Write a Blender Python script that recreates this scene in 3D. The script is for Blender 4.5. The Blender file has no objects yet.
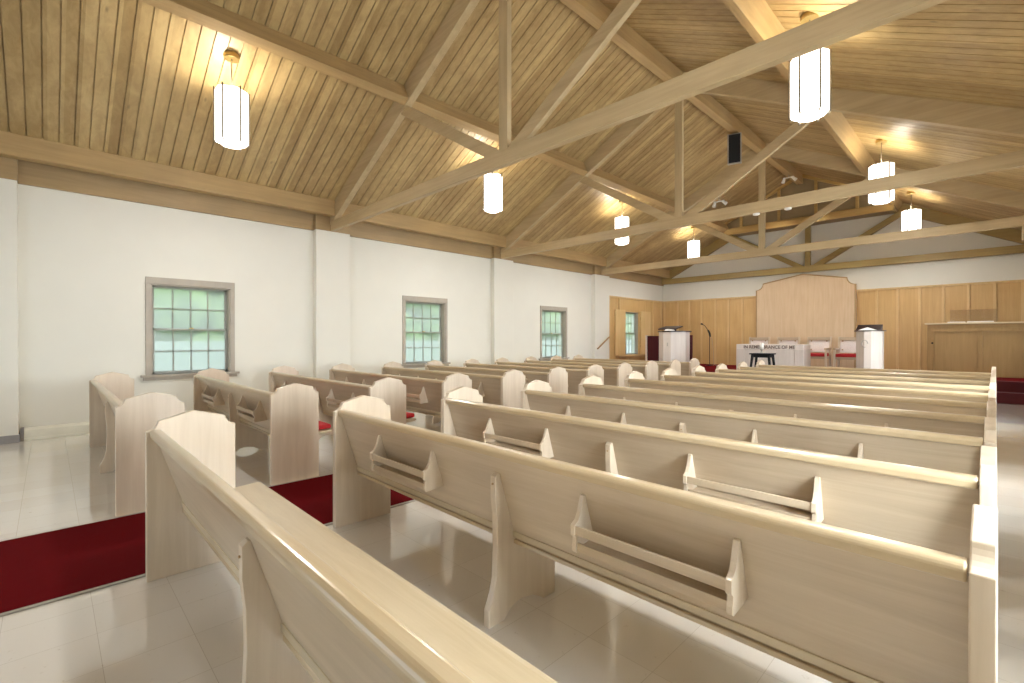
import bpy, bmesh, math, random
from mathutils import Vector, Matrix
random.seed(7)
C = bpy.context.scene.collection
sc = bpy.context.scene
PI = math.pi

# ------------------------------------------------------------------ materials
def rgb(h):
    h = h.lstrip('#')
    v = [int(h[i:i+2], 16)/255 for i in (0, 2, 4)]
    return tuple(((c/12.92) if c <= .04045 else ((c+.055)/1.055)**2.4) for c in v) + (1,)

def new_mat(name):
    m = bpy.data.materials.new(name); m.use_nodes = True
    nt = m.node_tree; b = nt.nodes['Principled BSDF']
    return m, nt, b

def plain(name, col, rough=.5, metal=0, noise=0.06, nscale=6, bump=0, coat=0):
    m, nt, b = new_mat(name)
    tc = nt.nodes.new('ShaderNodeTexCoord')
    n = nt.nodes.new('ShaderNodeTexNoise'); n.inputs['Scale'].default_value = nscale; n.inputs['Detail'].default_value = 4
    nt.links.new(tc.outputs['Object'], n.inputs['Vector'])
    r = nt.nodes.new('ShaderNodeValToRGB')
    c = rgb(col)
    r.color_ramp.elements[0].position = .3; r.color_ramp.elements[1].position = .7
    r.color_ramp.elements[0].color = tuple(x*(1-noise) for x in c[:3])+(1,)
    r.color_ramp.elements[1].color = tuple(min(1, x*(1+noise)) for x in c[:3])+(1,)
    nt.links.new(n.outputs['Fac'], r.inputs['Fac']); nt.links.new(r.outputs['Color'], b.inputs['Base Color'])
    b.inputs['Roughness'].default_value = rough; b.inputs['Metallic'].default_value = metal
    b.inputs['Coat Weight'].default_value = coat
    if bump:
        bp = nt.nodes.new('ShaderNodeBump'); bp.inputs['Strength'].default_value = bump; bp.inputs['Distance'].default_value = .01
        nt.links.new(n.outputs['Fac'], bp.inputs['Height']); nt.links.new(bp.outputs['Normal'], b.inputs['Normal'])
    return m

def wood(name, c0, c1, axis='X', rough=.35, scale=1.0, coat=0.0, boards=None, knots=0.0):
    """Streaky procedural timber; grain runs along the given object axis. boards = (axis, width): tone varies per board."""
    m, nt, b = new_mat(name)
    L = nt.links.new
    tc = nt.nodes.new('ShaderNodeTexCoord')
    mp = nt.nodes.new('ShaderNodeMapping')
    s = {'X': (.9, 14, 14), 'Y': (14, .9, 14), 'Z': (14, 14, .9)}[axis]
    mp.inputs['Scale'].default_value = tuple(v*scale for v in s)
    L(tc.outputs['Object'], mp.inputs['Vector'])
    n1 = nt.nodes.new('ShaderNodeTexNoise'); n1.inputs['Scale'].default_value = 1.0
    n1.inputs['Detail'].default_value = 6; n1.inputs['Roughness'].default_value = .65; n1.inputs['Distortion'].default_value = .6
    L(mp.outputs['Vector'], n1.inputs['Vector'])
    n2 = nt.nodes.new('ShaderNodeTexNoise'); n2.inputs['Scale'].default_value = 1.7; n2.inputs['Detail'].default_value = 2
    L(tc.outputs['Object'], n2.inputs['Vector'])
    mx = nt.nodes.new('ShaderNodeMath'); mx.operation = 'MULTIPLY_ADD'
    L(n1.outputs['Fac'], mx.inputs[0]); mx.inputs[1].default_value = .7
    m2 = nt.nodes.new('ShaderNodeMath'); m2.operation = 'MULTIPLY'; L(n2.outputs['Fac'], m2.inputs[0]); m2.inputs[1].default_value = .3
    L(m2.outputs[0], mx.inputs[2])
    fac = mx.outputs[0]
    if boards:
        sx = nt.nodes.new('ShaderNodeSeparateXYZ'); L(tc.outputs['Object'], sx.inputs[0])
        dv = nt.nodes.new('ShaderNodeMath'); dv.operation = 'DIVIDE'; L(sx.outputs[boards[0]], dv.inputs[0]); dv.inputs[1].default_value = boards[1]
        fl = nt.nodes.new('ShaderNodeMath'); fl.operation = 'FLOOR'; L(dv.outputs[0], fl.inputs[0])
        wn = nt.nodes.new('ShaderNodeTexWhiteNoise'); wn.noise_dimensions = '1D'; L(fl.outputs[0], wn.inputs['W'])
        ad = nt.nodes.new('ShaderNodeMath'); ad.operation = 'MULTIPLY_ADD'; L(wn.outputs['Value'], ad.inputs[0]); ad.inputs[1].default_value = .3; L(fac, ad.inputs[2])
        sb = nt.nodes.new('ShaderNodeMath'); sb.operation = 'SUBTRACT'; L(ad.outputs[0], sb.inputs[0]); sb.inputs[1].default_value = .15
        fac = sb.outputs[0]
    r = nt.nodes.new('ShaderNodeValToRGB')
    r.color_ramp.elements[0].position = .3; r.color_ramp.elements[1].position = .72
    r.color_ramp.elements[0].color = rgb(c0); r.color_ramp.elements[1].color = rgb(c1)
    L(fac, r.inputs['Fac'])
    col = r.outputs['Color']
    if knots:
        v = nt.nodes.new('ShaderNodeTexVoronoi'); v.inputs['Scale'].default_value = 1.5
        mk = nt.nodes.new('ShaderNodeMapping'); mk.inputs['Scale'].default_value = {'X': (.7, 2, 1), 'Y': (2, .7, 1), 'Z': (2, 2, .7)}[axis]
        L(tc.outputs['Object'], mk.inputs['Vector']); L(mk.outputs['Vector'], v.inputs['Vector'])
        kr = nt.nodes.new('ShaderNodeValToRGB'); kr.color_ramp.elements[0].position = .02; kr.color_ramp.elements[1].position = .06
        kr.color_ramp.elements[0].color = (1-knots,)*3+(1,); kr.color_ramp.elements[1].color = (1, 1, 1, 1)
        L(v.outputs['Distance'], kr.inputs['Fac'])
        ml = nt.nodes.new('ShaderNodeMix'); ml.data_type = 'RGBA'; ml.blend_type = 'MULTIPLY'; ml.inputs[0].default_value = 1
        L(col, ml.inputs[6]); L(kr.outputs['Color'], ml.inputs[7]); col = ml.outputs[2]
    L(col, b.inputs['Base Color'])
    b.inputs['Roughness'].default_value = rough; b.inputs['Coat Weight'].default_value = coat; b.inputs['Coat Roughness'].default_value = .15
    return m

M = {}
M['wall'] = plain('wall_paint', '#dcdacf', .75, noise=.015, nscale=2)
M['pew_x'] = wood('pew_bleached_oak_long', '#ad9a80', '#cbbaa1', 'X', .33, coat=.25)
M['pew_z'] = wood('pew_bleached_oak_upright', '#c3b198', '#dacbb5', 'Z', .33, coat=.25)
M['pew_rail'] = wood('pew_rail_oak', '#ae9875', '#c8b594', 'X', .28, coat=.4)
M['seat'] = wood('pew_seat_oak', '#b7a585', '#cebfa2', 'X', .3, coat=.3, scale=1.5)
M['beam_x'] = wood('truss_timber_cross', '#a5906b', '#c0aa84', 'X', .5, knots=.25)
M['beam_y'] = wood('beam_timber_long', '#9c8156', '#b99c6c', 'Y', .5, knots=.25)
M['beam_z'] = wood('truss_timber_post', '#a8946f', '#c2ad88', 'Z', .5)
M['front_truss'] = wood('front_truss_timber', '#8f7844', '#ab945a', 'X', .5)
M['front_truss_z'] = wood('front_truss_post_timber', '#8f7844', '#ab945a', 'Z', .5)
M['ceiling'] = wood('ceiling_boards', '#967c50', '#bfa675', 'X', .42, boards=(1, .15), knots=.45, scale=.8)
M['band'] = wood('wall_band_timber', '#8d7550', '#a98d62', 'Y', .5)
M['panel'] = wood('front_paneling', '#bd9860', '#d3b17a', 'Z', .4, coat=.15)
M['batten'] = wood('panel_batten', '#cbaa70', '#dfc290', 'Z', .4, coat=.15)
M['reredos'] = wood('reredos_veneer', '#ccb08c', '#dfc8a8', 'Z', .3, coat=.5)
M['gable'] = wood('gable_plywood', '#a8864a', '#c4a365', 'X', .5)
M['gable_grey'] = plain('gable_inset', '#8d7a58', .7)
M['white_wood'] = wood('limed_wood', '#c9bfb6', '#dcd3ca', 'Z', .4)
M['white_wood_x'] = wood('limed_wood_cross', '#d9cfc6', '#ebe3da', 'X', .4)
M['dark'] = plain('dark_stained_wood', '#2b1512', .35)
M['black'] = plain('black_paint', '#070708', .8)
M['black_metal'] = plain('black_metal', '#191919', .35, .6)
M['brass'] = plain('aged_brass', '#b39a62', .3, .8)
M['rib'] = plain('lamp_rib_metal', '#8f8577', .4, .5)
M['burgundy'] = plain('burgundy_fabric', '#4a0f14', .9, noise=.15, nscale=60)
M['red_cushion'] = plain('red_cushion_fabric', '#a3161c', .85, noise=.1, nscale=50)
M['cream_fabric'] = plain('cream_fabric', '#e6e0dc', .85, nscale=40)
M['heater'] = plain('heater_enamel', '#dfdccb', .4)
M['plinth'] = plain('grey_plinth', '#8c8988', .6)
M['frame'] = plain('window_frame_paint', '#a59c8e', .5)
M['sash'] = plain('window_sash_paint', '#8b8b82', .45)
M['paper'] = plain('paper', '#f2efe8', .8)
M['wax'] = plain('candle_wax', '#f3efe6', .5)
M['grey_metal'] = plain('grey_metal', '#a9a49b', .4, .4)
M['white_metal'] = plain('white_enamel', '#e8e6e0', .4)
M['letter'] = plain('altar_lettering', '#77675d', .5)
M['line'] = plain('wood_molding', '#a98a5f', .45)

M['screen'] = wood('screen_veneer', '#97784a', '#ad8d5c', 'Z', .4)
M['ledge'] = wood('screen_ledge_wood', '#cdb98f', '#e3d3b0', 'X', .35)

def carpet_mat():
    m, nt, b = new_mat('red_carpet_pile'); L = nt.links.new
    tc = nt.nodes.new('ShaderNodeTexCoord')
    n = nt.nodes.new('ShaderNodeTexNoise'); n.inputs['Scale'].default_value = 260; n.inputs['Detail'].default_value = 3
    L(tc.outputs['Object'], n.inputs['Vector'])
    r = nt.nodes.new('ShaderNodeValToRGB'); r.color_ramp.elements[0].position = .3; r.color_ramp.elements[1].position = .75
    r.color_ramp.elements[0].color = rgb('#50070b'); r.color_ramp.elements[1].color = rgb('#6e0c13')
    L(n.outputs['Fac'], r.inputs['Fac']); L(r.outputs['Color'], b.inputs['Base Color'])
    bp = nt.nodes.new('ShaderNodeBump'); bp.inputs['Strength'].default_value = .5; bp.inputs['Distance'].default_value = .004
    L(n.outputs['Fac'], bp.inputs['Height']); L(bp.outputs['Normal'], b.inputs['Normal'])
    b.inputs['Roughness'].default_value = .95; b.inputs['Specular IOR Level'].default_value = .05
    return m
M['carpet'] = carpet_mat()

def floor_mat():
    m, nt, b = new_mat('cream_vinyl_tile'); L = nt.links.new
    tc = nt.nodes.new('ShaderNodeTexCoord')
    mp = nt.nodes.new('ShaderNodeMapping'); mp.inputs['Location'].default_value = (.015, -.155, 0)
    L(tc.outputs['Object'], mp.inputs['Vector'])
    br = nt.nodes.new('ShaderNodeTexBrick')
    br.offset = 0; br.squash = 1
    br.inputs['Scale'].default_value = 1; br.inputs['Brick Width'].default_value = .318; br.inputs['Row Height'].default_value = .318
    br.inputs['Mortar Size'].default_value = .0012; br.inputs['Mortar Smooth'].default_value = .2; br.inputs['Bias'].default_value = 0
    br.inputs['Color1'].default_value = rgb('#dfdad2'); br.inputs['Color2'].default_value = rgb('#d9d3c9'); br.inputs['Mortar'].default_value = rgb('#bfb7a9')
    L(mp.outputs['Vector'], br.inputs['Vector'])
    n = nt.nodes.new('ShaderNodeTexNoise'); n.inputs['Scale'].default_value = 22; n.inputs['Detail'].default_value = 5; n.inputs['Roughness'].default_value = .7
    L(tc.outputs['Object'], n.inputs['Vector'])
    r = nt.nodes.new('ShaderNodeValToRGB'); r.color_ramp.elements[0].position = .27; r.color_ramp.elements[1].position = .36
    r.color_ramp.elements[0].color = (.72, .68, .62, 1); r.color_ramp.elements[1].color = (1, 1, 1, 1)
    L(n.outputs['Fac'], r.inputs['Fac'])
    ml = nt.nodes.new('ShaderNodeMix'); ml.data_type = 'RGBA'; ml.blend_type = 'MULTIPLY'; ml.inputs[0].default_value = 1
    L(br.outputs['Color'], ml.inputs[6]); L(r.outputs['Color'], ml.inputs[7])
    L(ml.outputs[2], b.inputs['Base Color'])
    n3 = nt.nodes.new('ShaderNodeTexNoise'); n3.inputs['Scale'].default_value = 3
    L(tc.outputs['Object'], n3.inputs['Vector'])
    mr = nt.nodes.new('ShaderNodeMapRange'); mr.inputs['To Min'].default_value = .03; mr.inputs['To Max'].default_value = .10
    L(n3.outputs['Fac'], mr.inputs['Value']); L(mr.outputs['Result'], b.inputs['Roughness'])
    b.inputs['Specular IOR Level'].default_value = .9; b.inputs['Coat Weight'].default_value = .8; b.inputs['Coat Roughness'].default_value = .05
    return m
M['floor'] = floor_mat()

def emit_mat(name, col, strength):
    m, nt, b = new_mat(name)
    b.inputs['Base Color'].default_value = (.9, .88, .84, 1)
    b.inputs['Emission Color'].default_value = col; b.inputs['Emission Strength'].default_value = strength
    b.inputs['Roughness'].default_value = .3
    return m
LAMP = 3.6
M['lamp'] = emit_mat('lit_opal_glass', (1, .94, .85, 1), LAMP)

def pane_mat():
    m, nt, b = new_mat('textured_window_glass'); L = nt.links.new
    nt.nodes.remove(b)
    out = nt.nodes['Material Output']
    tr = nt.nodes.new('ShaderNodeBsdfTransparent'); tr.inputs['Color'].default_value = (.94, .95, .95, 1)
    tl = nt.nodes.new('ShaderNodeBsdfTranslucent'); tl.inputs['Color'].default_value = (.90, .92, .92, 1)
    gl = nt.nodes.new('ShaderNodeBsdfGlossy'); gl.inputs['Roughness'].default_value = .12
    mx = nt.nodes.new('ShaderNodeMixShader'); mx.inputs[0].default_value = .3
    L(tr.outputs[0], mx.inputs[1]); L(tl.outputs[0], mx.inputs[2])
    m2 = nt.nodes.new('ShaderNodeMixShader'); m2.inputs[0].default_value = .04
    L(mx.outputs[0], m2.inputs[1]); L(gl.outputs[0], m2.inputs[2]); L(m2.outputs[0], out.inputs['Surface'])
    return m
M['pane'] = pane_mat()

def acrylic_mat():
    m, nt, b = new_mat('clear_acrylic'); L = nt.links.new
    nt.nodes.remove(b); out = nt.nodes['Material Output']
    tr = nt.nodes.new('ShaderNodeBsdfTransparent'); tr.inputs['Color'].default_value = (.9, .87, .82, 1)
    gl = nt.nodes.new('ShaderNodeBsdfGlossy'); gl.inputs['Roughness'].default_value = .05
    mx = nt.nodes.new('ShaderNodeMixShader'); mx.inputs[0].default_value = .08
    L(tr.outputs[0], mx.inputs[1]); L(gl.outputs[0], mx.inputs[2]); L(mx.outputs[0], out.inputs['Surface'])
    return m
M['acrylic'] = acrylic_mat()

def leaf_mat():
    m, nt, b = new_mat('garden_leaves'); L = nt.links.new
    tc = nt.nodes.new('ShaderNodeTexCoord')
    n = nt.nodes.new('ShaderNodeTexNoise'); n.inputs['Scale'].default_value = 3; n.inputs['Detail'].default_value = 6
    L(tc.outputs['Object'], n.inputs['Vector'])
    r = nt.nodes.new('ShaderNodeValToRGB'); r.color_ramp.elements[0].position = .35; r.color_ramp.elements[1].position = .65
    r.color_ramp.elements[0].color = rgb('#4f7a3c'); r.color_ramp.elements[1].color = rgb('#b9d98c')
    L(n.outputs['Fac'], r.inputs['Fac']); L(r.outputs['Color'], b.inputs['Base Color']); b.inputs['Roughness'].default_value = .7
    return m
M['leaf'] = leaf_mat()
M['fence'] = plain('garden_wall_paint', '#ccd6de', .9)
M['lawn'] = plain('lawn', '#7c9a5e', .95, noise=.2, nscale=3)

# ------------------------------------------------------------------ mesh helpers
class MB:
    def __init__(self): self.bm = bmesh.new()
    def _merge(self, b, bev=0, seg=2, smooth=False):
        bmesh.ops.recalc_face_normals(b, faces=b.faces[:])
        if bev:
            ed = [e for e in b.edges if len(e.link_faces) == 2 and e.calc_face_angle(0) > .5]
            bmesh.ops.bevel(b, geom=ed, offset=bev, segments=seg, affect='EDGES', profile=.5, clamp_overlap=True)
        if smooth:
            for f in b.faces: f.smooth = True
        me = bpy.data.meshes.new('tmp'); b.to_mesh(me); b.free()
        self.bm.from_mesh(me); bpy.data.meshes.remove(me)
        return self
    def box(self, x0, x1, y0, y1, z0, z1, bev=0, seg=2):
        b = bmesh.new()
        bmesh.ops.create_cube(b, size=1)
        for v in b.verts:
            v.co = Vector((x0 if v.co.x < 0 else x1, y0 if v.co.y < 0 else y1, z0 if v.co.z < 0 else z1))
        return self._merge(b, bev, seg)
    def prism(self, pts, axis, a, c, bev=0, seg=2, smooth=False):
        """extrude a 2-D outline; axis X: pts=(y,z); Y: (x,z); Z: (x,y)"""
        def P(p, t):
            return {'X': (t, p[0], p[1]), 'Y': (p[0], t, p[1]), 'Z': (p[0], p[1], t)}[axis]
        b = bmesh.new()
        va = [b.verts.new(P(p, a)) for p in pts]; vc = [b.verts.new(P(p, c)) for p in pts]
        b.faces.new(va); b.faces.new(vc[::-1])
        n = len(pts)
        for i in range(n):
            b.faces.new((va[i], va[(i+1) % n], vc[(i+1) % n], vc[i]))
        return self._merge(b, bev, seg, smooth)
    def tube(self, pts, r, n=10, cap=True):
        b = bmesh.new(); rings = []
        pts = [Vector(p) for p in pts]
        for i, p in enumerate(pts):
            d = (pts[min(i+1, len(pts)-1)]-pts[max(i-1, 0)]).normalized()
            u = d.orthogonal().normalized() if i == 0 else (u - d*u.dot(d)).normalized()
            w = d.cross(u); rr = r[i] if isinstance(r, (list, tuple)) else r
            rings.append([b.verts.new(p+(u*math.cos(2*PI*k/n)+w*math.sin(2*PI*k/n))*rr) for k in range(n)])
        for A, B in zip(rings, rings[1:]):
            for k in range(n):
                f = b.faces.new((A[k], A[(k+1) % n], B[(k+1) % n], B[k])); f.smooth = True
        if cap:
            b.faces.new(rings[0][::-1]); b.faces.new(rings[-1])
        return self._merge(b)
    def lathe(self, prof, n=24, c=(0, 0, 0), sx=1, sy=1, smooth=True):
        b = bmesh.new(); rings = []
        for r, z in prof:
            rings.append([b.verts.new((c[0]+sx*r*math.cos(2*PI*k/n), c[1]+sy*r*math.sin(2*PI*k/n), c[2]+z)) for k in range(n)])
        for A, B in zip(rings, rings[1:]):
            for k in range(n):
                f = b.faces.new((A[k], A[(k+1) % n], B[(k+1) % n], B[k])); f.smooth = smooth
        b.faces.new(rings[0][::-1]); b.faces.new(rings[-1])
        return self._merge(b)
    def xf(self, mat):
        bmesh.ops.transform(self.bm, matrix=mat, verts=self.bm.verts[:]); return self
    def build(self, name, mat, parent=None, loc=None):
        me = bpy.data.meshes.new(name); self.bm.to_mesh(me); self.bm.free()
        me.materials.append(mat)
        o = bpy.data.objects.new(name, me); C.objects.link(o)
        if parent is not None: o.parent = parent
        if loc is not None: o.location = loc
        return o

def tag(o, label, cat, group=None):
    o['label'] = label; o['category'] = cat
    if group: o['group'] = group
    return o
def thing(name, label, cat, loc=(0, 0, 0), rz=0, group=None):
    o = bpy.data.objects.new(name, None); C.objects.link(o); o.empty_display_size = .1
    o.location = loc; o.rotation_euler = (0, 0, rz)
    return tag(o, label, cat, group)
def struct(o): o['kind'] = 'structure'; return o
KIDS = {}
def dup(root, loc, label=None, group=None):
    r = root.copy(); C.objects.link(r); r.location = loc
    if label: r['label'] = label
    if group: r['group'] = group
    for ch in list(root.children):
        c = ch.copy(); C.objects.link(c); c.parent = r
        for g in list(ch.children):
            d = g.copy(); C.objects.link(d); d.parent = c
    return r

# ------------------------------------------------------------------ dimensions
XW, XR = -9.08, .90          # inner faces of the side walls
YB, YF = -3.2, 17.1          # rear and front walls
XC = -4.11                   # ridge
T = [3.92, 8.38, 12.83]      # trusses
def zc(x): return 6.29-.506*abs(x-XC)      # underside of ceiling boards
def zb(x): return 5.97-.503*abs(x-XC)      # underside of rafters
ROW = ['rearmost', 'second', 'third', 'fourth', 'fifth', 'sixth', 'seventh', 'eighth', 'ninth', 'tenth', 'foremost']

# ------------------------------------------------------------------ room shell
f = MB(); f.box(XW-.25, XR+.25, YB-.25, YF+.25, -.2, 0); struct(f.build('floor', M['floor']))

def wall_x(name, x0, x1, holes, ztop, y0=YB, y1=YF):
    ys = sorted({y0, y1} | {h[0] for h in holes} | {h[1] for h in holes}); zs = sorted({0, ztop} | {h[2] for h in holes} | {h[3] for h in holes})
    w = MB()
    for a, b in zip(ys, ys[1:]):
        cols = []
        for c, d in zip(zs, zs[1:]):
            if any(h[0]-1e-6 <= a and b <= h[1]+1e-6 and h[2]-1e-6 <= c and d <= h[3]+1e-6 for h in holes): continue
            if cols and abs(cols[-1][1]-c) < 1e-6: cols[-1][1] = d
            else: cols.append([c, d])
        for c, d in cols: w.box(x0, x1, a, b, c, d)
    return struct(w.build(name, M['wall']))
WY = [(1.125, 2.20), (5.60, 6.67), (10.07, 11.14), (14.40, 15.28)]   # clear openings of the left windows
WZ = (.80, 2.20)
Z4 = 2.31
ZTOP = zc(XW)
wall_x('wall_left', XW-.25, XW, [(a, b, WZ[0], Z4 if i == 3 else WZ[1]) for i, (a, b) in enumerate(WY)], ZTOP)
WR = [(1.17, 2.19), (5.63, 6.65), (10.10, 11.12), (14.40, 15.28), (-2.4, -1.4)]  # unseen chancel opening added here to brighten the front end
wall_x('wall_right', XR, XR+.25, [(a, b, *WZ) for a, b in WR], zc(XR))
g = [(XW-.25, 0), (XR+.25, 0), (XR+.25, zc(XR+.25)), (XC, zc(XC)), (XW-.25, zc(XW-.25))]
w = MB(); w.prism(g, 'Y', YF, YF+.25); struct(w.build('wall_front', M['wall']))
w = MB(); z2 = 2.35; xa, xb = -6.6, -1.6     # unseen opening added behind the viewer to let in rear light
w.prism([(XW-.25, z2), (XR+.25, z2), (XR+.25, zc(XR+.25)), (XC, zc(XC)), (XW-.25, zc(XW-.25))], 'Y', YB-.25, YB)
w.box(XW-.25, xa, YB-.25, YB, 0, z2); w.box(xb, XR+.25, YB-.25, YB, 0, z2); struct(w.build('wall_back', M['wall']))

# boarded ceiling: one sheet per slope, real grooves between the boards
def slope(name, side):
    b = bmesh.new(); bw, gw, gd = .15, .013, .028
    ys = []; y = YB-.15
    while y < YF+.1:
        ys += [(y, gd), (y+gw, gd), (y+gw, 0), (y+bw, 0)]; y += bw
    xe = XW-.25 if side < 0 else XR+.25
    rows = []
    for x in (xe, XC):
        rows.append([b.verts.new((x, yy, zc(x)+h)) for yy, h in ys])
    for i in range(len(ys)-1):
        b.faces.new((rows[0][i], rows[0][i+1], rows[1][i+1], rows[1][i]))
    top = [b.verts.new((x, yy, zc(x)+.12)) for x in (xe, XC) for yy in (ys[0][0], ys[-1][0])]
    b.faces.new((top[0], top[1], top[3], top[2]))
    m = MB(); m._merge(b); return struct(m.build(name, M['ceiling']))
cl = slope('ceiling', -1); cr = slope('ceiling', 1); cr.parent = cl; cr.name = 'board_slope'

# timber bands along the tops of the side walls, pilasters
n_trim = [0]
def trim(mb, mat, parent=None):
    n_trim[0] += 1
    return struct(mb.build('trim_%d' % n_trim[0], mat, parent))
PIL = [(-.95, -.285), (3.60, 4.27), (8.12, 8.80), (12.45, 13.26)]
PX = XW+.14
for i, (a, b) in enumerate(PIL):
    m = MB(); m.box(XW-.02, PX, a, b, 0, 3.42, .006); p = trim(m, M['wall'])
    m = MB(); m.box(XW-.02, PX+.004, a-.004, b+.004, 3.42, ZTOP+.04); m.build('capital_band', M['band'], p)
    m = MB(); m.box(XW-.02, PX+.012, a-.012, b+.012, 0, .10, .004); m.build('plinth', M['plinth'], p)
seg = [(-.285, 3.60), (4.27, 8.12), (8.80, 12.45), (13.26, YF)]
for a, b in seg:
    m = MB(); m.box(XW-.02, XW+.045, a, b, 3.41, ZTOP+.03, .004); trim(m, M['band'])
m = MB(); m.box(XR-.045, XR+.02, YB, YF, 3.41, zc(XR)+.03); trim(m, M['band'])

# ------------------------------------------------------------------ roof timbers
def beam_thing(name, label, mb, mat, group=None):
    return tag(mb.build(name, mat), label, 'beam', group)
m = MB(); m.prism([(-8.72, 3.68), (-8.72, zc(-8.72)+.015), (-8.88, zc(-8.88)+.015), (-8.88, 3.68)], 'Y', YB, YF, .006)
beam_thing('eave_beam', 'long timber eave beam above the window wall', m, M['beam_y'])
m = MB(); m.prism([(XC-.08, 5.98), (XC+.08, 5.98), (XC+.08, 6.27), (XC-.08, 6.27)], 'Y', YB, YF, .006)
beam_thing('ridge_beam', 'timber ridge beam along the peak of the boarded ceiling', m, M['beam_y'])
def purlin(side):
    # square to the slope
    s = -1 if side < 0 else 1
    x = XC+s*2.24; ang = math.atan(.506)
    tx, tz = math.cos(ang)*s, -math.sin(ang)         # down-slope direction
    nx, nz = -math.sin(ang)*s, -math.cos(ang)        # away from the boards
    o = Vector((x, zc(x)+.012))
    pts = [o+Vector((tx, tz))*-.07, o+Vector((tx, tz))*.07, o+Vector((tx, tz))*.07+Vector((nx, nz))*.275, o+Vector((tx, tz))*-.07+Vector((nx, nz))*.275]
    m = MB(); m.prism([tuple(p) for p in pts], 'Y', YB, YF, .006)
    return m
beam_thing('purlin', 'timber purlin halfway up the ceiling slope above the windows', purlin(-1), M['beam_y'])
beam_thing('purlin', 'timber purlin halfway up the ceiling slope opposite the windows', purlin(1), M['beam_y'])

def bar(p, q, w):
    p, q = Vector(p), Vector(q); d = (q-p).normalized(); n = Vector((-d.y, d.x))*w/2
    return [tuple(p+n), tuple(q+n), tuple(q-n), tuple(p-n)]
def truss(y, label, mx, mz, x0=PX, x1=XR-.14, dy=.08, zking=5.99, tie=(3.43, 3.615)):
    r = thing('roof_truss', label, 'roof truss', (0, 0, 0), 0, 'roof trusses')
    a, b = y-dy/2, y+dy/2
    m = MB(); m.box(x0, x1, a, b, *tie, .005); m.build('tie_beam', mx, r)
    m = MB(); m.box(XC-.085, XC+.06, a+.003, b-.003, tie[0]+.1, zking, .005); m.build('king_post', mz, r)
    for s in (-1, 1):
        m = MB(); m.prism(bar((XC+s*.12, 3.56), (XC+s*2.36, 4.93), .15), 'Y', a+.006, b-.006, .005); m.build('strut', mx, r)
        xe = XW+.03 if s < 0 else XR-.03
        m = MB(); m.prism([(XC, zb(XC)), (xe, zb(xe)), (xe, zc(xe)+.012), (XC, zc(XC)+.012)], 'Y', y-.055, y+.055, .005); m.build('rafter', mx, r)
    return r
truss(T[0], 'nearest open timber truss, its tie beam crossing the upper right of the nave', M['beam_x'], M['beam_z'])
t2 = truss(T[1], 'middle of the three open trusses, between the second and third windows', M['beam_x'], M['beam_z'])
t3 = truss(T[2], 'open timber truss nearest the front wall, above the edge of the wood panelling', M['beam_x'], M['beam_z'])
truss(YF-.09, 'olive timber truss set against the white front wall', M['front_truss'], M['front_truss_z'], XW+.03, XR-.03, .13, tie=(3.455, 3.65))
m = MB(); m.box(.33, XR-.03, T[2]-.08, T[2]+.08, 3.16, 3.62, .01); m.build('corbel', M['beam_x'], t3)

# gable housing under the peak at the front
GY = 16.05
gh = struct(MB().prism([(XC-2.2, 4.90), (XC+2.2, 4.90), (XC+2.2, zc(XC+2.2)-.0), (XC, zc(XC)+.01), (XC-2.2, zc(XC-2.2))], 'Y', GY+.03, YF).build('trim_20', M['gable_grey']))
def gable_bar(p, q, w, d=.07): 
    return MB().prism(bar(p, q, w), 'Y', GY-d+.03, GY+.03, .004)
gable_bar((XC-2.2, 4.86), (XC+2.2, 4.86), .17, .10).build('bottom_rail', M['gable'], gh)
gable_bar((XC-2.1, 4.965), (XC+2.2, 4.965), .04, .06).build('inner_rail', M['gable'], gh)
gable_bar((XC-2.18, zc(XC-2.18)-.02), (XC, zc(XC)-.05), .09).build('rake_rail', M['gable'], gh)
gable_bar((XC+2.2, zc(XC+2.2)-.02), (XC, zc(XC)-.05), .09).build('rake_rail', M['gable'], gh)
for x in (-5.78, -4.67, -3.69, -2.70):
    gable_bar((x, 4.94), (x, zc(x)-.04), .075).build('mullion', M['gable'], gh)

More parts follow.
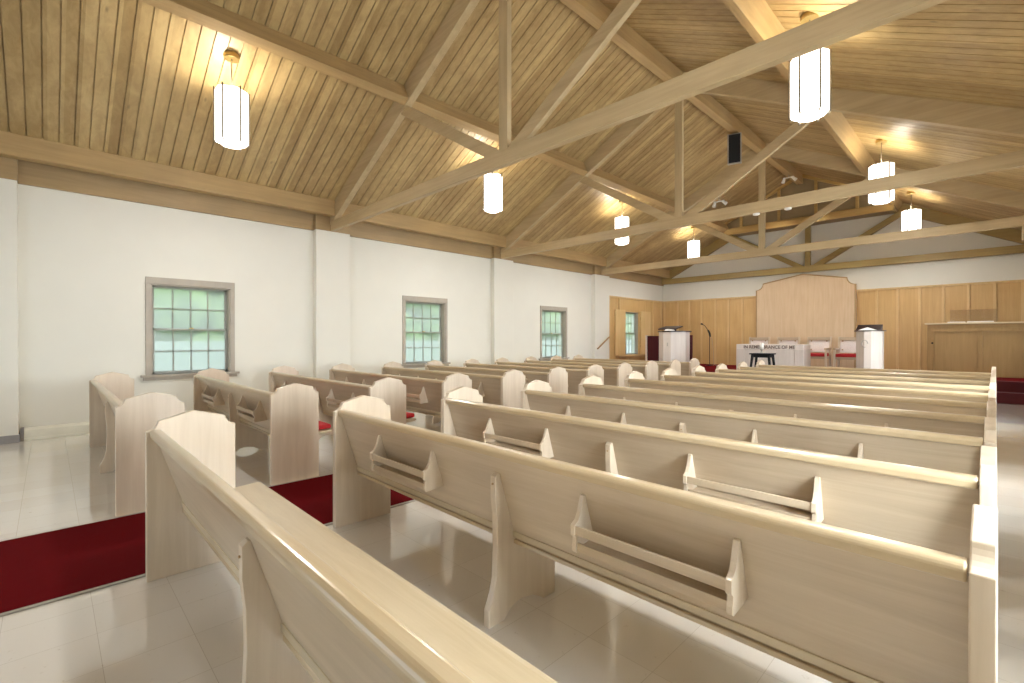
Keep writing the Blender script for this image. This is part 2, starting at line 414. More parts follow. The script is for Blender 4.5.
# ------------------------------------------------------------------ windows
def window(i, y0, y1, wallx, s, casing=True, chancel=False):
    """s=+1: the room lies on the +X side of the wall face."""
    z0, z1 = WZ
    if chancel: z1 = Z4
    X = lambda d: wallx+s*d           # d>0 into the room
    def bx(mb, d0, d1, a, b, c, e, bev=.003): mb.box(min(X(d0), X(d1)), max(X(d0), X(d1)), a, b, c, e, bev)
    root = bpy.data.objects.new('window_%d' % i, None); C.objects.link(root); root['kind'] = 'structure'
    if not chancel:
        m = MB(); cw = .068
        bx(m, -.02, .022, y0-cw, y0, z0-.0, z1); bx(m, -.02, .022, y1, y1+cw, z0, z1); bx(m, -.02, .026, y0-cw, y1+cw, z1, z1+.105)
        m.build('casing', M['frame'], root)
        m = MB(); bx(m, -.12, .06, y0-.13, y1+.13, z0-.035, z0, .006); bx(m, -.01, .028, y0-.1, y1+.1, z0-.085, z0-.03); m.build('sill', M['frame'], root)
    m = MB()
    bx(m, -.16, 0, y0, y0+.02, z0, z1); bx(m, -.16, 0, y1-.02, y1, z0, z1); bx(m, -.16, 0, y0, y1, z1-.02, z1); m.build('jamb', M['frame'], root)
    zm = (z0+z1)/2; ncol = 4
    for nm, c, e, d0, d1 in (('upper_sash', zm-.012, z1-.02, -.15, -.12), ('lower_sash', z0, zm+.018, -.115, -.085)):
        m = MB(); a, b = y0+.02, y1-.02; st = .035
        bx(m, d0, d1, a, a+st, c, e); bx(m, d0, d1, b-st, b, c, e)
        bx(m, d0, d1, a, b, e-.03, e); bx(m, d0, d1, a, b, c, c+(.045 if nm[0] == 'l' else .03))
        for k in range(1, ncol):
            yy = a+st+(b-a-2*st)*k/ncol; bx(m, d0+.004, d1-.004, yy-.009, yy+.009, c, e, 0)
        zz = (c+e)/2; bx(m, d0+.004, d1-.004, a, b, zz-.009, zz+.009, 0)
        so = m.build(nm, M['sash'], root)
        m = MB(); dd = (d0+d1)/2; bx(m, dd-.002, dd+.002, a+.02, b-.02, c+.02, e-.02, 0); m.build('pane', M['pane'], so)
    m = MB(); bx(m, -.09, -.065, (y0+y1)/2-.03, (y0+y1)/2+.03, zm+.016, zm+.034, .004); m.build('sash_lock', M['brass'], root)
for i, (a, b) in enumerate(WY): window(i+1, a, b, XW, 1, chancel=(i == 3))
for i, (a, b) in enumerate(WR): window(i+5, a, b, XR, -1)

# garden outside the left windows
m = MB(); m.box(XW-14, XW-.3, YB-4, YF+4, -.35, -.25); struct(m.build('ground', M['lawn']))
m = MB()
for k in range(650):
    y = random.uniform(-4, 22); z = random.uniform(.9, 5.8); x = XW-random.uniform(4.2, 6.5); r = random.uniform(.4, .85)
    b = bmesh.new(); bmesh.ops.create_icosphere(b, subdivisions=2, radius=r)
    for v in b.verts: v.co *= random.uniform(.8, 1.15)
    bmesh.ops.translate(b, verts=b.verts[:], vec=(x, y, z)); m._merge(b, smooth=True)
fo = m.build('foliage', M['leaf']); fo['kind'] = 'stuff'; fo['label'] = 'pale green leaves seen through the frosted window panes'; fo['category'] = 'foliage'
m = MB(); m.box(XW-3.6, XW-3.45, YB-4, YF+5, -.25, 1.3); gw = m.build('garden_wall', M['fence']); struct(gw)

# ------------------------------------------------------------------ pews
def arc(cx, cy, r, a0, a1, n=6):
    return [(cx+r*math.cos(math.radians(a0+(a1-a0)*k/n)), cy+r*math.sin(math.radians(a0+(a1-a0)*k/n))) for k in range(n+1)]
def end_profile():
    R = .055; D = .44; zt = .888
    return [(0, 0), (D, 0)] + arc(D, zt, R, 270, 180) + [(D/2, .932)] + arc(0, zt, R, 0, -90)
def make_pew(name, label, L, racks, group):
    """Root at the bottom of the left end, nearest corner; X runs along the pew, +Y towards the front."""
    r = thing(name, label, 'pew', (0, 0, 0), 0, group)
    for x in (0, L-.045):
        m = MB(); m.prism(end_profile(), 'X', x, x+.045, .004); m.build('end_panel', M['pew_z'], r)
    i0, i1 = .03, L-.03
    m = MB(); m.prism([(.040, .81), (.064, .81), (.208, .36), (.182, .36)], 'X', i0, i1); m.build('backrest', M['pew_x'], r)
    rail = [(.070, .797), (.070, .832)] + arc(.057, .832, .013, 0, 90, 4)[1:] + arc(.034, .825, .020, 90, 200, 6) + [(.018, .800), (.035, .795)]
    m = MB(); m.prism(rail, 'X', i0+.018, i1-.018, .006, smooth=False); m.build('top_rail', M['pew_rail'], r)
    m = MB(); m.prism([(.165, .352), (.20, .352), (.195, .372), (.168, .372)], 'X', i0, i1, .004); m.build('bottom_molding', M['pew_rail'], r)
    m = MB(); m.prism([(.16, .385), (.56, .405), (.585, .41), (.592, .422), (.585, .434), (.565, .437), (.16, .415)], 'X', i0, i1, .003); m.build('seat', M['seat'], r)
    xs = L/2
    sup = [(.062, .715), (.045, .70), (.045, .60), (.056, .50), (.058, .36), (.052, .22), (.04, .16), (.018, .105), (.004, .08), (.004, .0),
           (.10, 0)] + [(.12, .018), (.16, .05), (.22, .062), (.30, .05), (.36, .018)] + [(.385, 0), (.475, 0), (.475, .39), (.18, .39), (.195, .36), (.085, .71)]
    m = MB(); m.prism(sup, 'X', xs-.018, xs+.018, .003); ls = m.build('center_leg', M['pew_z'], r)
    m = MB(); m.tube([(xs, .047, .665), (xs, .04, .665)], .005, 8); m.build('screw_plug', M['line'], ls)
    if racks:
        for cx in (L/2-.81, L/2+.81):
            a, b = cx-.305, cx+.305
            m = MB(); m.box(a+.01, b-.01, .0, .012, .590, .626, .002)        # front slat
            m.prism([(.02, .524), (.02, .536), (.118, .546), (.122, .534)], 'X', a+.01, b-.01); m.box(a+.01, b-.01, .012, .024, .522, .556, .002)
            k = m.build('hymnal_rack', M['pew_x'], r)
            for x in (a, b-.02):
                p = [(.075, .735), (.055, .73), (.045, .70), (.036, .67), (.02, .642), (-.004, .628), (-.004, .588), (.008, .578), (.008, .562), (.004, .545), (.004, .525), (.014, .515), (.135, .525)]
                m = MB(); m.prism(p, 'X', x, x+.02, .002); m.build('bracket', M['pew_z'], k)
    return r
RY = [.384, 1.456, 2.403, 3.376, 4.32, 5.271, 6.204, 7.184, 8.084, 9.05, 10.02]
LY = [.36, 1.46, 2.45, 3.41, 4.39, 5.34, 6.31, 7.21, 8.17, 9.12, 10.03]
RX, RL = -3.33, 3.335
LX, LL = -7.93, 3.27
gr, gl_ = 'pews right of the red aisle', 'pews left of the red aisle'
o0 = make_pew('pew', 'rearmost pew right of the red aisle, rackless, its bare seat seen from above', RL, False, gr); o0.location = (RX, RY[0], 0)
o1 = make_pew('pew', 'second pew from the rear, right of the red aisle, book racks in full view', RL, True, gr); o1.location = (RX, RY[1], 0)
names = {2: 'third', 3: 'fourth', 4: 'fifth', 5: 'sixth', 6: 'seventh', 7: 'eighth', 8: 'ninth', 9: 'tenth'}
for k in range(2, 11):
    lab = ('foremost pew right of the red aisle, closest to the lectern' if k == 10 else
           '%s pew from the rear, right of the red aisle' % names[k])
    dup(o1, (RX, RY[k], 0), lab)
l0 = make_pew('pew', 'rearmost pew left of the red aisle, without racks, beside the heater', LL, False, gl_); l0.location = (LX, LY[0], 0)
l1 = make_pew('pew', 'second pew from the rear left of the red aisle, under the nearest window', LL, True, gl_); l1.location = (LX, LY[1], 0)
for k in range(2, 11):
    lab = ('foremost pew left of the red aisle, closest to the burgundy screen' if k == 10 else
           '%s pew from the rear, left of the red aisle by the windows' % names[k])
    dup(l1, (LX, LY[k], 0), lab)
def cushion(k, label):
    m = MB(); m.box(LX+.07, LX+LL-.07, LY[k]+.20, LY[k]+.60, .438, .487, .02, 3)
    return tag(m.build('seat_cushion', M['red_cushion']), label, 'cushion', 'red seat cushions')
cushion(1, 'red seat cushion on the second pew from the rear left of the aisle')
cushion(2, 'red seat cushion on the third pew from the rear left of the aisle')

# ------------------------------------------------------------------ aisle carpet, heater, rail
rr = thing('carpet_runner', 'long dark red carpet runner down the central aisle', 'carpet', (0, 0, 0))
m = MB(); m.box(-4.60, -3.40, YB+.1, 11.95, 0.0005, .012, .003); m.build('pile', M['carpet'], rr)
m = MB(); m.box(-3.402, -3.375, YB+.1, 11.95, 0.0005, .009, .002); m.build('edge_strip', M['grey_metal'], rr)
m = MB(); m.box(-4.625, -4.598, YB+.1, 11.95, 0.0005, .009, .002); m.build('edge_strip', M['grey_metal'], rr)
hr = thing('baseboard_heater', 'cream baseboard heater along the foot of the window wall', 'heater', (0, 0, 0))
m = MB(); m.prism([(XW+.002, .0), (XW+.085, .0), (XW+.085, .03), (XW+.078, .035), (XW+.082, .14), (XW+.06, .165), (XW+.002, .17)], 'Y', -.24, 3.58, .003); m.build('cover', M['heater'], hr)
m = MB(); m.box(XW+.002, XW+.086, -.27, -.235, 0, .175, .003); m.build('end_cap', M['plinth'], hr)
hd = thing('handrail', 'short sloping brown handrail on the wall beside the chancel panelling', 'handrail', (0, 0, 0))
m = MB(); m.tube([(PX+.07, 12.5, 1.04), (PX+.07, 13.15, 1.42)], .024, 12); m.build('rail', M['line'], hd)
for y, z in ((12.62, 1.11), (13.03, 1.35)):
    m = MB(); m.tube([(PX+.07, y, z-.01), (PX+.05, y, z-.045), (PX, y, z-.05)], .008, 8); m.build('bracket', M['brass'], hd)

# ------------------------------------------------------------------ chancel
SZ = .45
cp = MB(); cp.box(XW, -1.0, 12.0, YF, 0, SZ, .01); cp.box(-1.0, XR, 14.75, YF, 0, SZ, .01); cp.box(XW, -1.0, 11.7, 12.0, 0, SZ/2, .01)
cp = struct(cp.build('floor_chancel', M['carpet']))
st = MB(); st.box(-.98, XR, 14.3, 14.76, 0, .225, .01); st.box(-.98, XR, 14.6, 14.78, .2, .448, .01); tag(st.build('chancel_steps', M['burgundy']), 'dark maroon carpeted steps in front of the low panelled screen', 'steps')
# wood panelling: front wall and left return
zt = 2.79
pf = MB(); pf.box(XW, XR, YF-.03, YF+.01, SZ, zt); pf = struct(pf.build('trim_30', M['panel']))
for x in (-8.98, -8.43, -7.98, -7.52, -7.02, -6.56, -6.1, -2.40, -1.93, -1.46, -.98, -.50, -.02, .46):
    MB().box(x-.028, x+.028, YF-.075, YF-.028, SZ, zt, .004).build('batten', M['batten'], pf)
MB().box(XW, XR, YF-.06, YF-.028, zt-.035, zt+.02, .005).build('cap_molding', M['batten'], pf)
y0, y1 = WY[3]
pl = MB(); pl.box(XW-.01, XW+.03, 13.27, y0, SZ, zt); pl.box(XW-.01, XW+.03, y1, YF, SZ, zt); pl.box(XW-.01, XW+.03, y0, y1, Z4, zt); pl.box(XW-.01, XW+.03, y0, y1, SZ, WZ[0]-.0)
pl = struct(pl.build('trim_31', M['panel']))
for y in (13.4, 14.0, 16.3, 16.9):
    MB().box(XW+.028, XW+.065, y-.028, y+.028, SZ, zt, .004).build('batten', M['batten'], pl)
MB().box(XW+.028, XW+.06, 13.27, YF, zt-.035, zt+.02, .005).build('cap_molding', M['batten'], pl)
MB().box(XW, XW+.16, y0-.6, y1+.75, WZ[0]-.09, WZ[0]-.02, .006).build('window_ledge', M['line'], pl)
for nm, a, b in (('nearer', y0-.68, y0-.05), ('farther', y1+.08, y1+.78)):
    s = thing('window_shutter', 'flat wood shutter folded back beside the chancel window, on its %s side' % ('nave' if nm == 'nearer' else 'front wall'), 'shutter', (0, 0, 0), 0, 'chancel window shutters')
    MB().box(XW+.045, XW+.075, a, b, WZ[0]-.0, 2.36, .005).build('panel', M['batten'], s)
    for z in (1.1, 2.1):
        MB().tube([(XW+.07, (b+.01 if nm == 'nearer' else a-.01), z-.04), (XW+.07, (b+.01 if nm == 'nearer' else a-.01), z+.04)], .009, 8).build('hinge', M['brass'], s)

# reredos
def reredos_profile(x0, x1, zs, zsh, zpk, z0, ins=0):
    x0, x1, zs, zsh, zpk = x0+ins, x1-ins, zs-ins*.4, zsh-ins, zpk-ins
    R = zsh-zs
    left = arc(x0, zsh, R, 270, 360, 8); right = arc(x1, zsh, R, 180, 270, 8)
    return [(x0, z0)] + left + [((x0+x1)/2, zpk)] + right + [(x1, z0)]
rd = thing('reredos', 'tall pale wood panel with a peaked scalloped top on the front wall', 'wall panel', (0, YF-.1, 0))
MB().prism(reredos_profile(-5.62, -2.87, 2.975, 3.19, 3.405, SZ), 'Y', -.07, .045, .006).build('panel', M['reredos'], rd)
po, pi_ = reredos_profile(-5.62, -2.87, 2.975, 3.19, 3.405, SZ), reredos_profile(-5.62, -2.87, 2.975, 3.19, 3.405, SZ, .035)
b = bmesh.new()
A = [b.verts.new((x, -.085, z)) for x, z in po]; B = [b.verts.new((x, -.085, z)) for x, z in pi_]
A2 = [b.verts.new((x, -.065, z)) for x, z in po]; B2 = [b.verts.new((x, -.065, z)) for x, z in pi_]
for i in range(len(po)-1):
    b.faces.new((A[i], A[i+1], B[i+1], B[i])); b.faces.new((A[i], A2[i], A2[i+1], A[i+1])); b.faces.new((B[i], B[i+1], B2[i+1], B2[i]))
mm = MB(); mm._merge(b); mm.build('edge_molding', M['line'], rd)

# low panelled screen at the right of the chancel
ps = thing('choir_screen', 'low brown panelled screen with a ledge at the right of the chancel', 'screen', (0, 16.0, SZ))
MB().box(-1.22, XR-.01, 0, .06, 0, 1.27, .005).build('panel', M['screen'], ps)
MB().box(-1.27, XR-.01, -.06, .12, 1.27, 1.305, .008).build('ledge', M['ledge'], ps)
for x0, x1, z0, z1 in ((-1.14, -1.09, .05, 1.17), (-.30, -.22, .05, 1.17), (.55, .62, .05, 1.17)):
    MB().box(x0, x1, -.03, 0, z0, z1, .004).build('stile', M['screen'], ps)
MB().box(-1.14, .85, -.032, 0, 1.09, 1.17, .004).build('top_molding', M['screen'], ps)
MB().tube([(-1.12, -.02, .80), (-1.12, -.06, .80)], .022, 10).build('knob', M['black_metal'], ps)
m = MB(); m.box(-.84, -.52, 15.95, 16.06, SZ+1.306, SZ+1.33, .004); tag(m.build('ledge_strip', M['white_wood_x']), 'shorter pale strip lying on the ledge of the low screen', 'strip')
m = MB(); m.box(-.49, -.03, 15.95, 16.06, SZ+1.306, SZ+1.335, .004); tag(m.build('ledge_strip', M['white_wood_x']), 'longer pale strip lying on the ledge of the low screen', 'strip')
m = MB(); m.box(-.80, .02, 16.075, 16.083, SZ+1.306, SZ+1.62, .002); tag(m.build('acrylic_shield', M['acrylic']), 'clear acrylic shield standing on the ledge of the low screen', 'shield')

# pulpit with slanted book rest
def hex_body(w, h, dp, x0=0):
    s = w*.36
    return [(-w/2, dp), (-w/2, s), (-w/2+s, 0), (w/2-s, 0), (w/2, s), (w/2, dp)]
pu = thing('pulpit', 'whitewashed faceted pulpit with dark top and slanted book rest', 'pulpit', (-6.53, 12.55, SZ))
MB().prism(hex_body(.82, 1, .56), 'Z', 0, 1.10, .006).build('body', M['white_wood'], pu)
MB().prism(hex_body(.90, 1, .62), 'Z', 1.10, 1.135, .006).build('top', M['dark'], pu).location = (0, -.03, 0)
MB().box(.0, .03, -.008, 0, .70, .80, .003).build('carved_emblem', M['grey_metal'], pu)
m = MB(); m.prism([(.08, 1.17), (.52, 1.255), (.52, 1.285), (.08, 1.20)], 'X', -.32, .22, .004); m.box(-.2, -.16, .2, .24, 1.13, 1.21); m.box(.12, .16, .2, .24, 1.13, 1.21)
m.build('book_rest', M['dark'], pu)
m = MB(); m.prism([(-.02, 0), (.18, 0), (.16, .035), (.06, .05), (.0, .03)], 'Y', -.12, .12, .004).xf(Matrix.Translation((-6.55, 12.58, SZ+1.137)))
tag(m.build('open_book', M['paper']), 'white open pages lying on the pulpit top', 'book')
bs = thing('folding_screen', 'burgundy fabric screen with a cream edge standing behind the pulpit', 'screen', (-6.97, 13.45, SZ))
MB().box(-.70, .70, 0, .05, .06, 1.0, .004).build('panel', M['burgundy'], bs)
MB().box(-.75, -.69, -.01, .06, 0, 1.02, .004).build('edge_post', M['white_wood'], bs); MB().box(.69, .75, -.01, .06, 0, 1.02, .004).build('edge_post', M['burgundy'], bs)
# lectern
le = thing('lectern', 'slim whitewashed lectern with a dark book stand, right of the altar', 'lectern', (-1.93, 12.6, SZ))
MB().prism(hex_body(.46, 1, .4), 'Z', 0, 1.07, .005).build('body', M['white_wood'], le)
MB().prism(hex_body(.54, 1, .44), 'Z', 1.07, 1.09, .004).build('top', M['dark'], le).location = (0, -.025, 0)
m = MB()
pts = [(-.05+.055*math.cos(t*2*PI/20), -.006, .80+.075*math.sin(t*2*PI/20)) for t in range(17)]
m.tube(pts, .008, 8); m.build('carved_emblem', M['grey_metal'], le)
m = MB(); m.prism([(.02, 1.09), (.05, 1.10), (.32, 1.22), (.32, 1.195), (.30, 1.09)], 'X', -.22, .22, .004); m.build('book_stand', M['dark'], le)
m = MB(); m.prism([(-.17, 0), (0, .065), (.17, 0)], 'Y', -.01, .03, .003).xf(Matrix.Translation((-1.93, 12.58, SZ+1.091))); tag(m.build('paper_card', M['paper']), 'folded white card tented on the lectern top', 'card')
# microphone stand
ms = thing('microphone_stand', 'black microphone stand before the wood panelling, left of the altar', 'microphone stand', (-6.78, 16.0, SZ))
MB().lathe([(.14, 0), (.14, .012), (.03, .03), (.012, .04)], 24).build('base', M['black_metal'], ms)
MB().tube([(0, 0, .03), (0, 0, 1.02)], .012, 10).build('pole', M['black_metal'], ms)
MB().tube([(.02, 0, .98), (.0, 0, 1.10), (-.05, 0, 1.20)], .03, 10).build('clutch', M['black'], ms)
MB().tube([(-.04, 0, 1.16), (-.1, 0, 1.27), (-.17, 0, 1.36), (-.25, 0, 1.41)], .011, 10).build('gooseneck', M['black_metal'], ms)
MB().tube([(-.23, 0, 1.40), (-.25, 0, 1.412), (-.30, 0, 1.425)], [.016, .028, .024], 12).build('microphone', M['black'], ms)
MB().tube([(.03, 0, 1.0), (.09, 0, .85), (.12, .02, .5), (.13, .02, .05), (.25, .03, .012)], .006, 6).build('cable', M['grey_metal'], ms)

# altar table with lettering
al = thing('altar', 'pale altar table with carved lettering along its front edge', 'altar', (-4.91, 13.3, SZ))
AW, AH, AD = 1.60, .765, .62
MB().box(.0, AW, 0.02, AD, 0, AH-.12, .005).build('body', M['white_wood'], al)
m = MB(); m.box(.0, AW, 0, AD+.01, AH-.13, AH, .01); m.build('top', M['white_wood_x'], al)
for x in (0, AW-.2):
    MB().box(x, x+.2, -.0, .03, 0, AH-.13, .005).build('corner_pilaster', M['white_wood'], al)
cu = bpy.data.curves.new('lettering', 'FONT'); cu.body = 'IN REMEMBRANCE OF ME'; cu.size = .115; cu.extrude = .004; cu.offset = .003; cu.align_x = 'CENTER'
cu.materials.append(M['letter'])
tx = bpy.data.objects.new('lettering', cu); C.objects.link(tx); tx.parent = al; tx.rotation_euler = (PI/2, 0, 0); tx.location = (AW/2, -.003, AH-.108)
bpy.context.view_layer.update()
wd = tx.dimensions.x
tm = bpy.data.meshes.new_from_object(tx.evaluated_get(bpy.context.evaluated_depsgraph_get()))
tl = bpy.data.objects.new('lettering', tm); C.objects.link(tl); tl.parent = al
tl.rotation_euler = tx.rotation_euler; tl.location = tx.location; tl.scale = (1.22/max(wd, .01), 1, 1)
bpy.data.objects.remove(tx)
if not tm.materials: tm.materials.append(M['letter'])
# small dark table with a candle
dt = thing('side_table', 'small black trestle table with splayed legs in front of the altar', 'table', (-3.93, 12.3, SZ))
MB().box(-.24, .24, -.2, .2, .53, .56, .006).build('top', M['black'], dt)
MB().box(-.19, .19, -.15, .15, .46, .53, .005).build('apron', M['black'], dt)
for sx in (-1, 1):
    for sy in (-1, 1):
        MB().tube([(sx*.18, sy*.14, .53), (sx*.235, sy*.18, 0)], [.034, .024], 8).build('leg', M['black'], dt)
cd = thing('pillar_candle', 'white pillar candle on a glass base standing on the black table', 'candle', (-3.95, 12.3, SZ+.56))
MB().lathe([(.05, 0), (.05, .012), (.018, .025), (.018, .07), (.045, .085), (.045, .095)], 20).build('base', M['grey_metal'], cd)
MB().lathe([(.042, .095), (.042, .235), (.036, .24)], 20).build('wax', M['wax'], cd)
MB().tube([(0, 0, .235), (.002, 0, .255)], .003, 6).build('wick', M['black'], cd)

# clergy chairs
def chair(label):
    r = thing('clergy_chair', label, 'chair', (0, 0, 0), 0, 'chairs behind the altar')
    W = .62
    for x in (0, W-.05):
        MB().box(x, x+.05, 0, .05, 0, .62, .005).build('front_leg', M['pew_z'], r)
        MB().prism([(.50, 0), (.56, 0), (.56, .45), (.64, .97), (.59, .97), (.50, .45)], 'X', x, x+.05, .004).build('rear_leg', M['pew_z'], r)
        MB().prism([(-.03, .60), (-.03, .645), (.52, .645), (.58, .62), (.5, .60)], 'X', x-.008, x+.058, .006).build('armrest', M['pew_rail'], r)
    MB().box(.03, W-.03, .01, .54, .33, .40, .005).build('seat_frame', M['pew_x'], r)
    MB().box(.05, W-.05, -.01, .52, .40, .49, .02, 3).build('seat_cushion', M['red_cushion'], r)
    MB().box(.03, W-.03, .555, .60, .86, .955, .005).build('top_rail', M['pew_x'], r)
    p = MB().box(.05, W-.05, -.02, .03, 0, .42, .014, 3).xf(Matrix.Translation((0, .56, .51)) @ Matrix.Rotation(-.12, 4, 'X')).build('back_pad', M['cream_fabric'], r)
    for x in (.10, W-.13):
        for z in (.58, .83):
            MB().box(x, x+.03, .52, .56, z, z+.03, .003).xf(Matrix.Translation((0, -.005+(z-.58)*.12, 0))).build('corner_stud', M['line'], p)
    return r
c0 = chair('clergy chair at the left end of the row behind the altar')
CX = [-5.63, -4.79, -3.97, -3.19]
c0.location = (CX[0], 15.75, SZ)
for x, lab in zip(CX[1:], ('second clergy chair from the left, its top showing above the altar middle', 'third clergy chair from the left, white back and red seat clear of the altar', 'clergy chair at the right end of the row, partly behind the lectern')):
    dup(c0, (x, 15.75, SZ), lab)

# ------------------------------------------------------------------ pendant lamps
BULB = 30
def lamp(label):
    r = thing('pendant_lamp', label, 'lamp', (0, 0, 0), 0, 'white drum pendants under the ceiling')
    # origin at ceiling boards above the lamp centre; drum spans -0.40 .. -1.14
    MB().lathe([(.085, -.05), (.09, -.04), (.09, -.005), (.07, .03)], 20).build('canopy', M['brass'], r)
    MB().tube([(0, 0, -.04), (0, 0, -.52)], .008, 8).build('stem', M['rib'], r)
    n = 36; ro = [.178*(1+.05*math.cos(6*2*PI*k/n)) for k in range(n)]
    b = bmesh.new()
    def ring(q, z): return [b.verts.new((ro[k]*q*math.cos(2*PI*k/n), ro[k]*q*math.sin(2*PI*k/n), z)) for k in range(n)]
    R4 = [ring(1, -.46), ring(1, -1.10), ring(.965, -1.10), ring(.965, -.46)]
    for A, B in ((R4[0], R4[1]), (R4[1], R4[2]), (R4[2], R4[3]), (R4[3], R4[0])):
        for k in range(n): b.faces.new((A[k], B[k], B[(k+1) % n], A[(k+1) % n])).smooth = True
    m = MB(); m._merge(b); m.build('shade', M['lamp'], r)
    m = MB(); m.lathe([(.05, -1.145), (.12, -1.135), (.15, -1.10), (.15, -1.09)], 24); m.build('diffuser', M['lamp'], r)
    for k in range(6):
        a = 2*PI*(k+.25)/6; x, y = .192*math.cos(a), .192*math.sin(a)
        m = MB(); m.tube([(x, y, -.435), (x, y, -1.10), (x*.9, y*.9, -1.135)], .0105, 6); m.build('rib', M['rib'], r)
    l = bpy.data.lights.new('bulb', 'POINT'); l.energy = BULB; l.shadow_soft_size = .045; l.color = (1, .90, .74)
    o = bpy.data.objects.new('bulb', l); C.objects.link(o); o.parent = r; o.location = (0, 0, -.52)
    l = bpy.data.lights.new('downlight', 'AREA'); l.shape = 'DISK'; l.size = .24; l.energy = 42; l.color = (1, .98, .95)
    o = bpy.data.objects.new('downlight', l); C.objects.link(o); o.parent = r; o.location = (0, 0, -1.147)
    return r
lx0 = lamp('pendant lamp on the window side nearest the viewer, over the nearest window')
def hang(x, y): return (x, y, zc(x)+.0)
lx0.location = hang(-6.78, 1.67)
for (x, y), lab in zip([(-1.46, 1.67), (-6.78, 6.12), (-6.78, 10.62), (-6.78, 14.78), (-1.46, 6.06), (-1.46, 10.78), (-1.46, 15.1)],
        ['pendant lamp over the nearest pews opposite the windows', 'second pendant lamp along the window side, hanging below the nearest tie beam', 'third pendant lamp along the window side, crossed by the middle tie beam', 'farthest pendant lamp on the window side, close to the front wall',
         'largest pendant lamp opposite the windows, its stem behind the nearest tie beam', 'pendant lamp opposite the windows crossed by the middle tie beam', 'farthest pendant lamp on the slope opposite the windows']):
    dup(lx0, hang(x, y), lab)

# ------------------------------------------------------------------ speaker, spotlights, small fittings under the roof
sp = thing('loudspeaker', 'black loudspeaker with grey edges hung from the ridge beam', 'loudspeaker', (XC, 11.0, 5.98))
sp.rotation_euler = (0, 0, .35)
MB().tube([(0, .1, 0), (0, .1, -.08)], .012, 8).build('hanger', M['grey_metal'], sp)
mt = Matrix.Translation((0, 0, -.36)) @ Matrix.Rotation(.22, 4, 'X')
MB().box(-.145, .145, -.02, .2, -.32, .32, .008).xf(mt).build('cabinet', M['grey_metal'], sp)
MB().box(-.118, .118, -.03, -.018, -.3, .3, .004).xf(mt).build('grille', M['black'], sp)
def spots(loc, label, drop, mat):
    r = thing('spotlight_pair', label, 'spotlight', loc)
    MB().tube([(0, 0, 0), (0, 0, -drop)], .012, 8).build('stem', M['grey_metal'], r)
    MB().box(-.14, .14, -.02, .02, -drop-.025, -drop, .005).build('bar', mat, r)
    for s, dx in ((-1, -.09), (1, .13)):
        p = Vector((s*.11, 0, -drop-.04)); d = Vector((dx, .12, -.12)).normalized()
        h = MB().tube([p-d*.04, p+d*.02, p+d*.11], [.028, .036, .05], 14).build('lamp_head', mat, r)
        MB().tube([p+d*.108, p+d*.113], .042, 14).build('lens', M['black'], h)
    return r
spots((XC, 14.95, 5.985), 'pair of small spotlights clamped under the ridge beam near the front', .06, M['white_metal'])
spots((-5.2, 12.85, zb(-5.2)+.01), 'pair of white spotlights hung beside the king post of the truss nearest the front', .38, M['white_metal'])
for x, lab in ((-2.78, 'left one of two white disc lights under the middle tie beam'), (-2.31, 'right one of two white disc lights under the middle tie beam')):
    m = MB(); m.lathe([(.04, -.028), (.052, -.022), (.052, 0)], 20, (x, T[1], 3.43)); tag(m.build('disc_light', M['white_metal']), lab, 'light', 'disc lights under the tie beam')

# ------------------------------------------------------------------ light
w = bpy.data.worlds.new('World'); sc.world = w; w.use_nodes = True
nt = w.node_tree; bg = nt.nodes['Background']
bg.inputs['Color'].default_value = (.86, .93, 1.0, 1); bg.inputs['Strength'].default_value = 1.9
def daylight(name, x, y0, y1, side, power, col=(.86, .93, 1.0)):
    l = bpy.data.lights.new(name, 'AREA'); l.shape = 'RECTANGLE'; l.size = y1-y0+.5; l.size_y = WZ[1]-WZ[0]+.5; l.energy = power; l.color = col
    o = bpy.data.objects.new(name, l); C.objects.link(o)
    o.location = (x, (y0+y1)/2, (WZ[0]+WZ[1])/2+.15); o.rotation_euler = (0, PI/2*side, 0)
    return o
for (a, b), p in zip(WR, (680, 900, 900, 60, 100)): daylight('daylight', XR+.75, a, b, 1, p)
l = bpy.data.lights.new('daylight', 'AREA'); l.shape = 'RECTANGLE'; l.size = 5; l.size_y = 2.3; l.energy = 12; l.color = (.93, .96, 1)  # weak fill lamp added outside the rear wall opening
o = bpy.data.objects.new('daylight', l); C.objects.link(o); o.location = (-4.1, YB-.4, 1.2); o.rotation_euler = (PI/2, 0, 0)
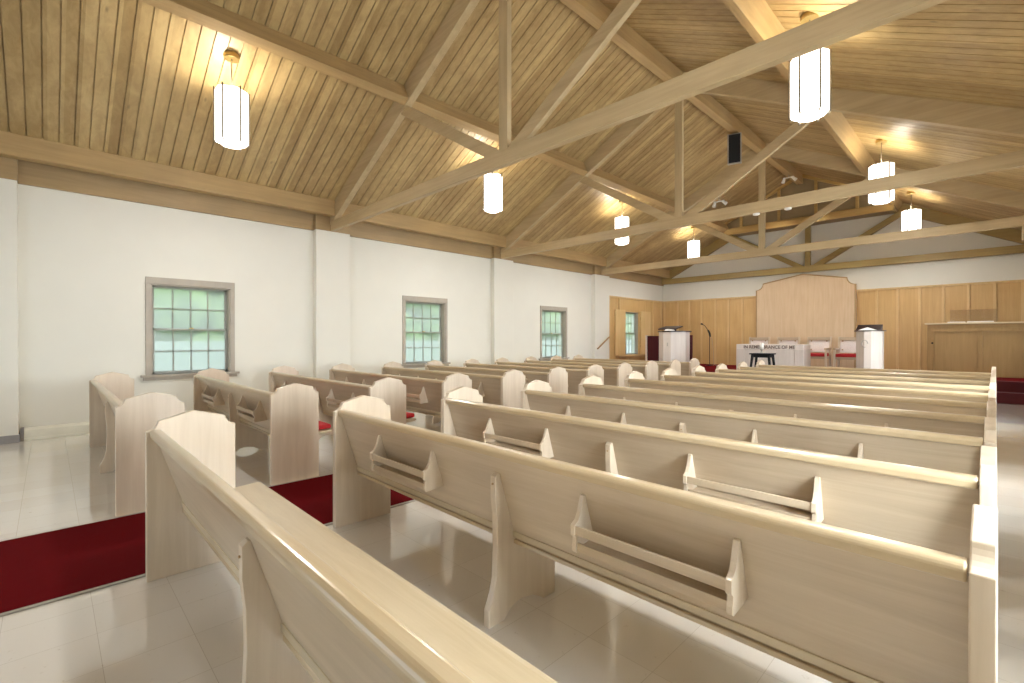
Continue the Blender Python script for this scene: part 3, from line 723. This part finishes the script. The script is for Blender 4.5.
for a, b in WY:
    l = bpy.data.lights.new('window_portal', 'AREA'); l.shape = 'RECTANGLE'; l.size = WZ[1]-WZ[0]; l.size_y = b-a; l.cycles.is_portal = True
    o = bpy.data.objects.new('window_portal', l); C.objects.link(o); o.location = (XW-.2, (a+b)/2, sum(WZ)/2); o.rotation_euler = (0, -PI/2, 0)

for dx, tgt, p in ((-.11, (-5.2, 16.6, 1.6), 200), (.11, (-3.0, 16.6, 1.6), 200)):      # the spotlight pair on the ridge
    l = bpy.data.lights.new('spotlight', 'SPOT'); l.energy = p; l.spot_size = 1.0; l.spot_blend = 1; l.shadow_soft_size = .05; l.color = (1, .92, .8)
    o = bpy.data.objects.new('spotlight', l); C.objects.link(o); o.location = (XC+dx*1.6, 15.08, 5.80)
    o.rotation_euler = (Vector(tgt)-o.location).to_track_quat('-Z', 'Y').to_euler()
for a, b in WY:                                     # fill lamps added high outside the left windows to brighten the floor
    l = bpy.data.lights.new('sky_fill', 'AREA'); l.shape = 'RECTANGLE'; l.size = 2.4; l.size_y = 1.6; l.energy = 60; l.color = (.86, .93, 1)
    o = bpy.data.objects.new('sky_fill', l); C.objects.link(o); o.location = (XW-1.9, (a+b)/2, 3.9)
    o.rotation_euler = (Vector((XW+1.2, (a+b)/2, .6))-o.location).to_track_quat('-Z', 'X').to_euler()
# ------------------------------------------------------------------ camera
cam = bpy.data.cameras.new('Camera'); co = bpy.data.objects.new('Camera', cam); C.objects.link(co)
cam.sensor_width = 36; cam.lens = 473.5*36/1024; cam.clip_start = .02
co.location = (0, 0, 1.35)
co.rotation_euler = (PI/2-.004997, 0, .796068)
sc.camera = co
sc.view_settings.view_transform = 'Standard'; sc.view_settings.look = 'None'; sc.view_settings.gamma = 1; sc.view_settings.use_curve_mapping = False
sc.view_settings.exposure = 0.33
sc.cycles.use_denoising = True
sc.cycles.max_bounces = 10; sc.cycles.diffuse_bounces = 6; sc.cycles.transparent_max_bounces = 12
sc.cycles.sample_clamp_indirect = 8
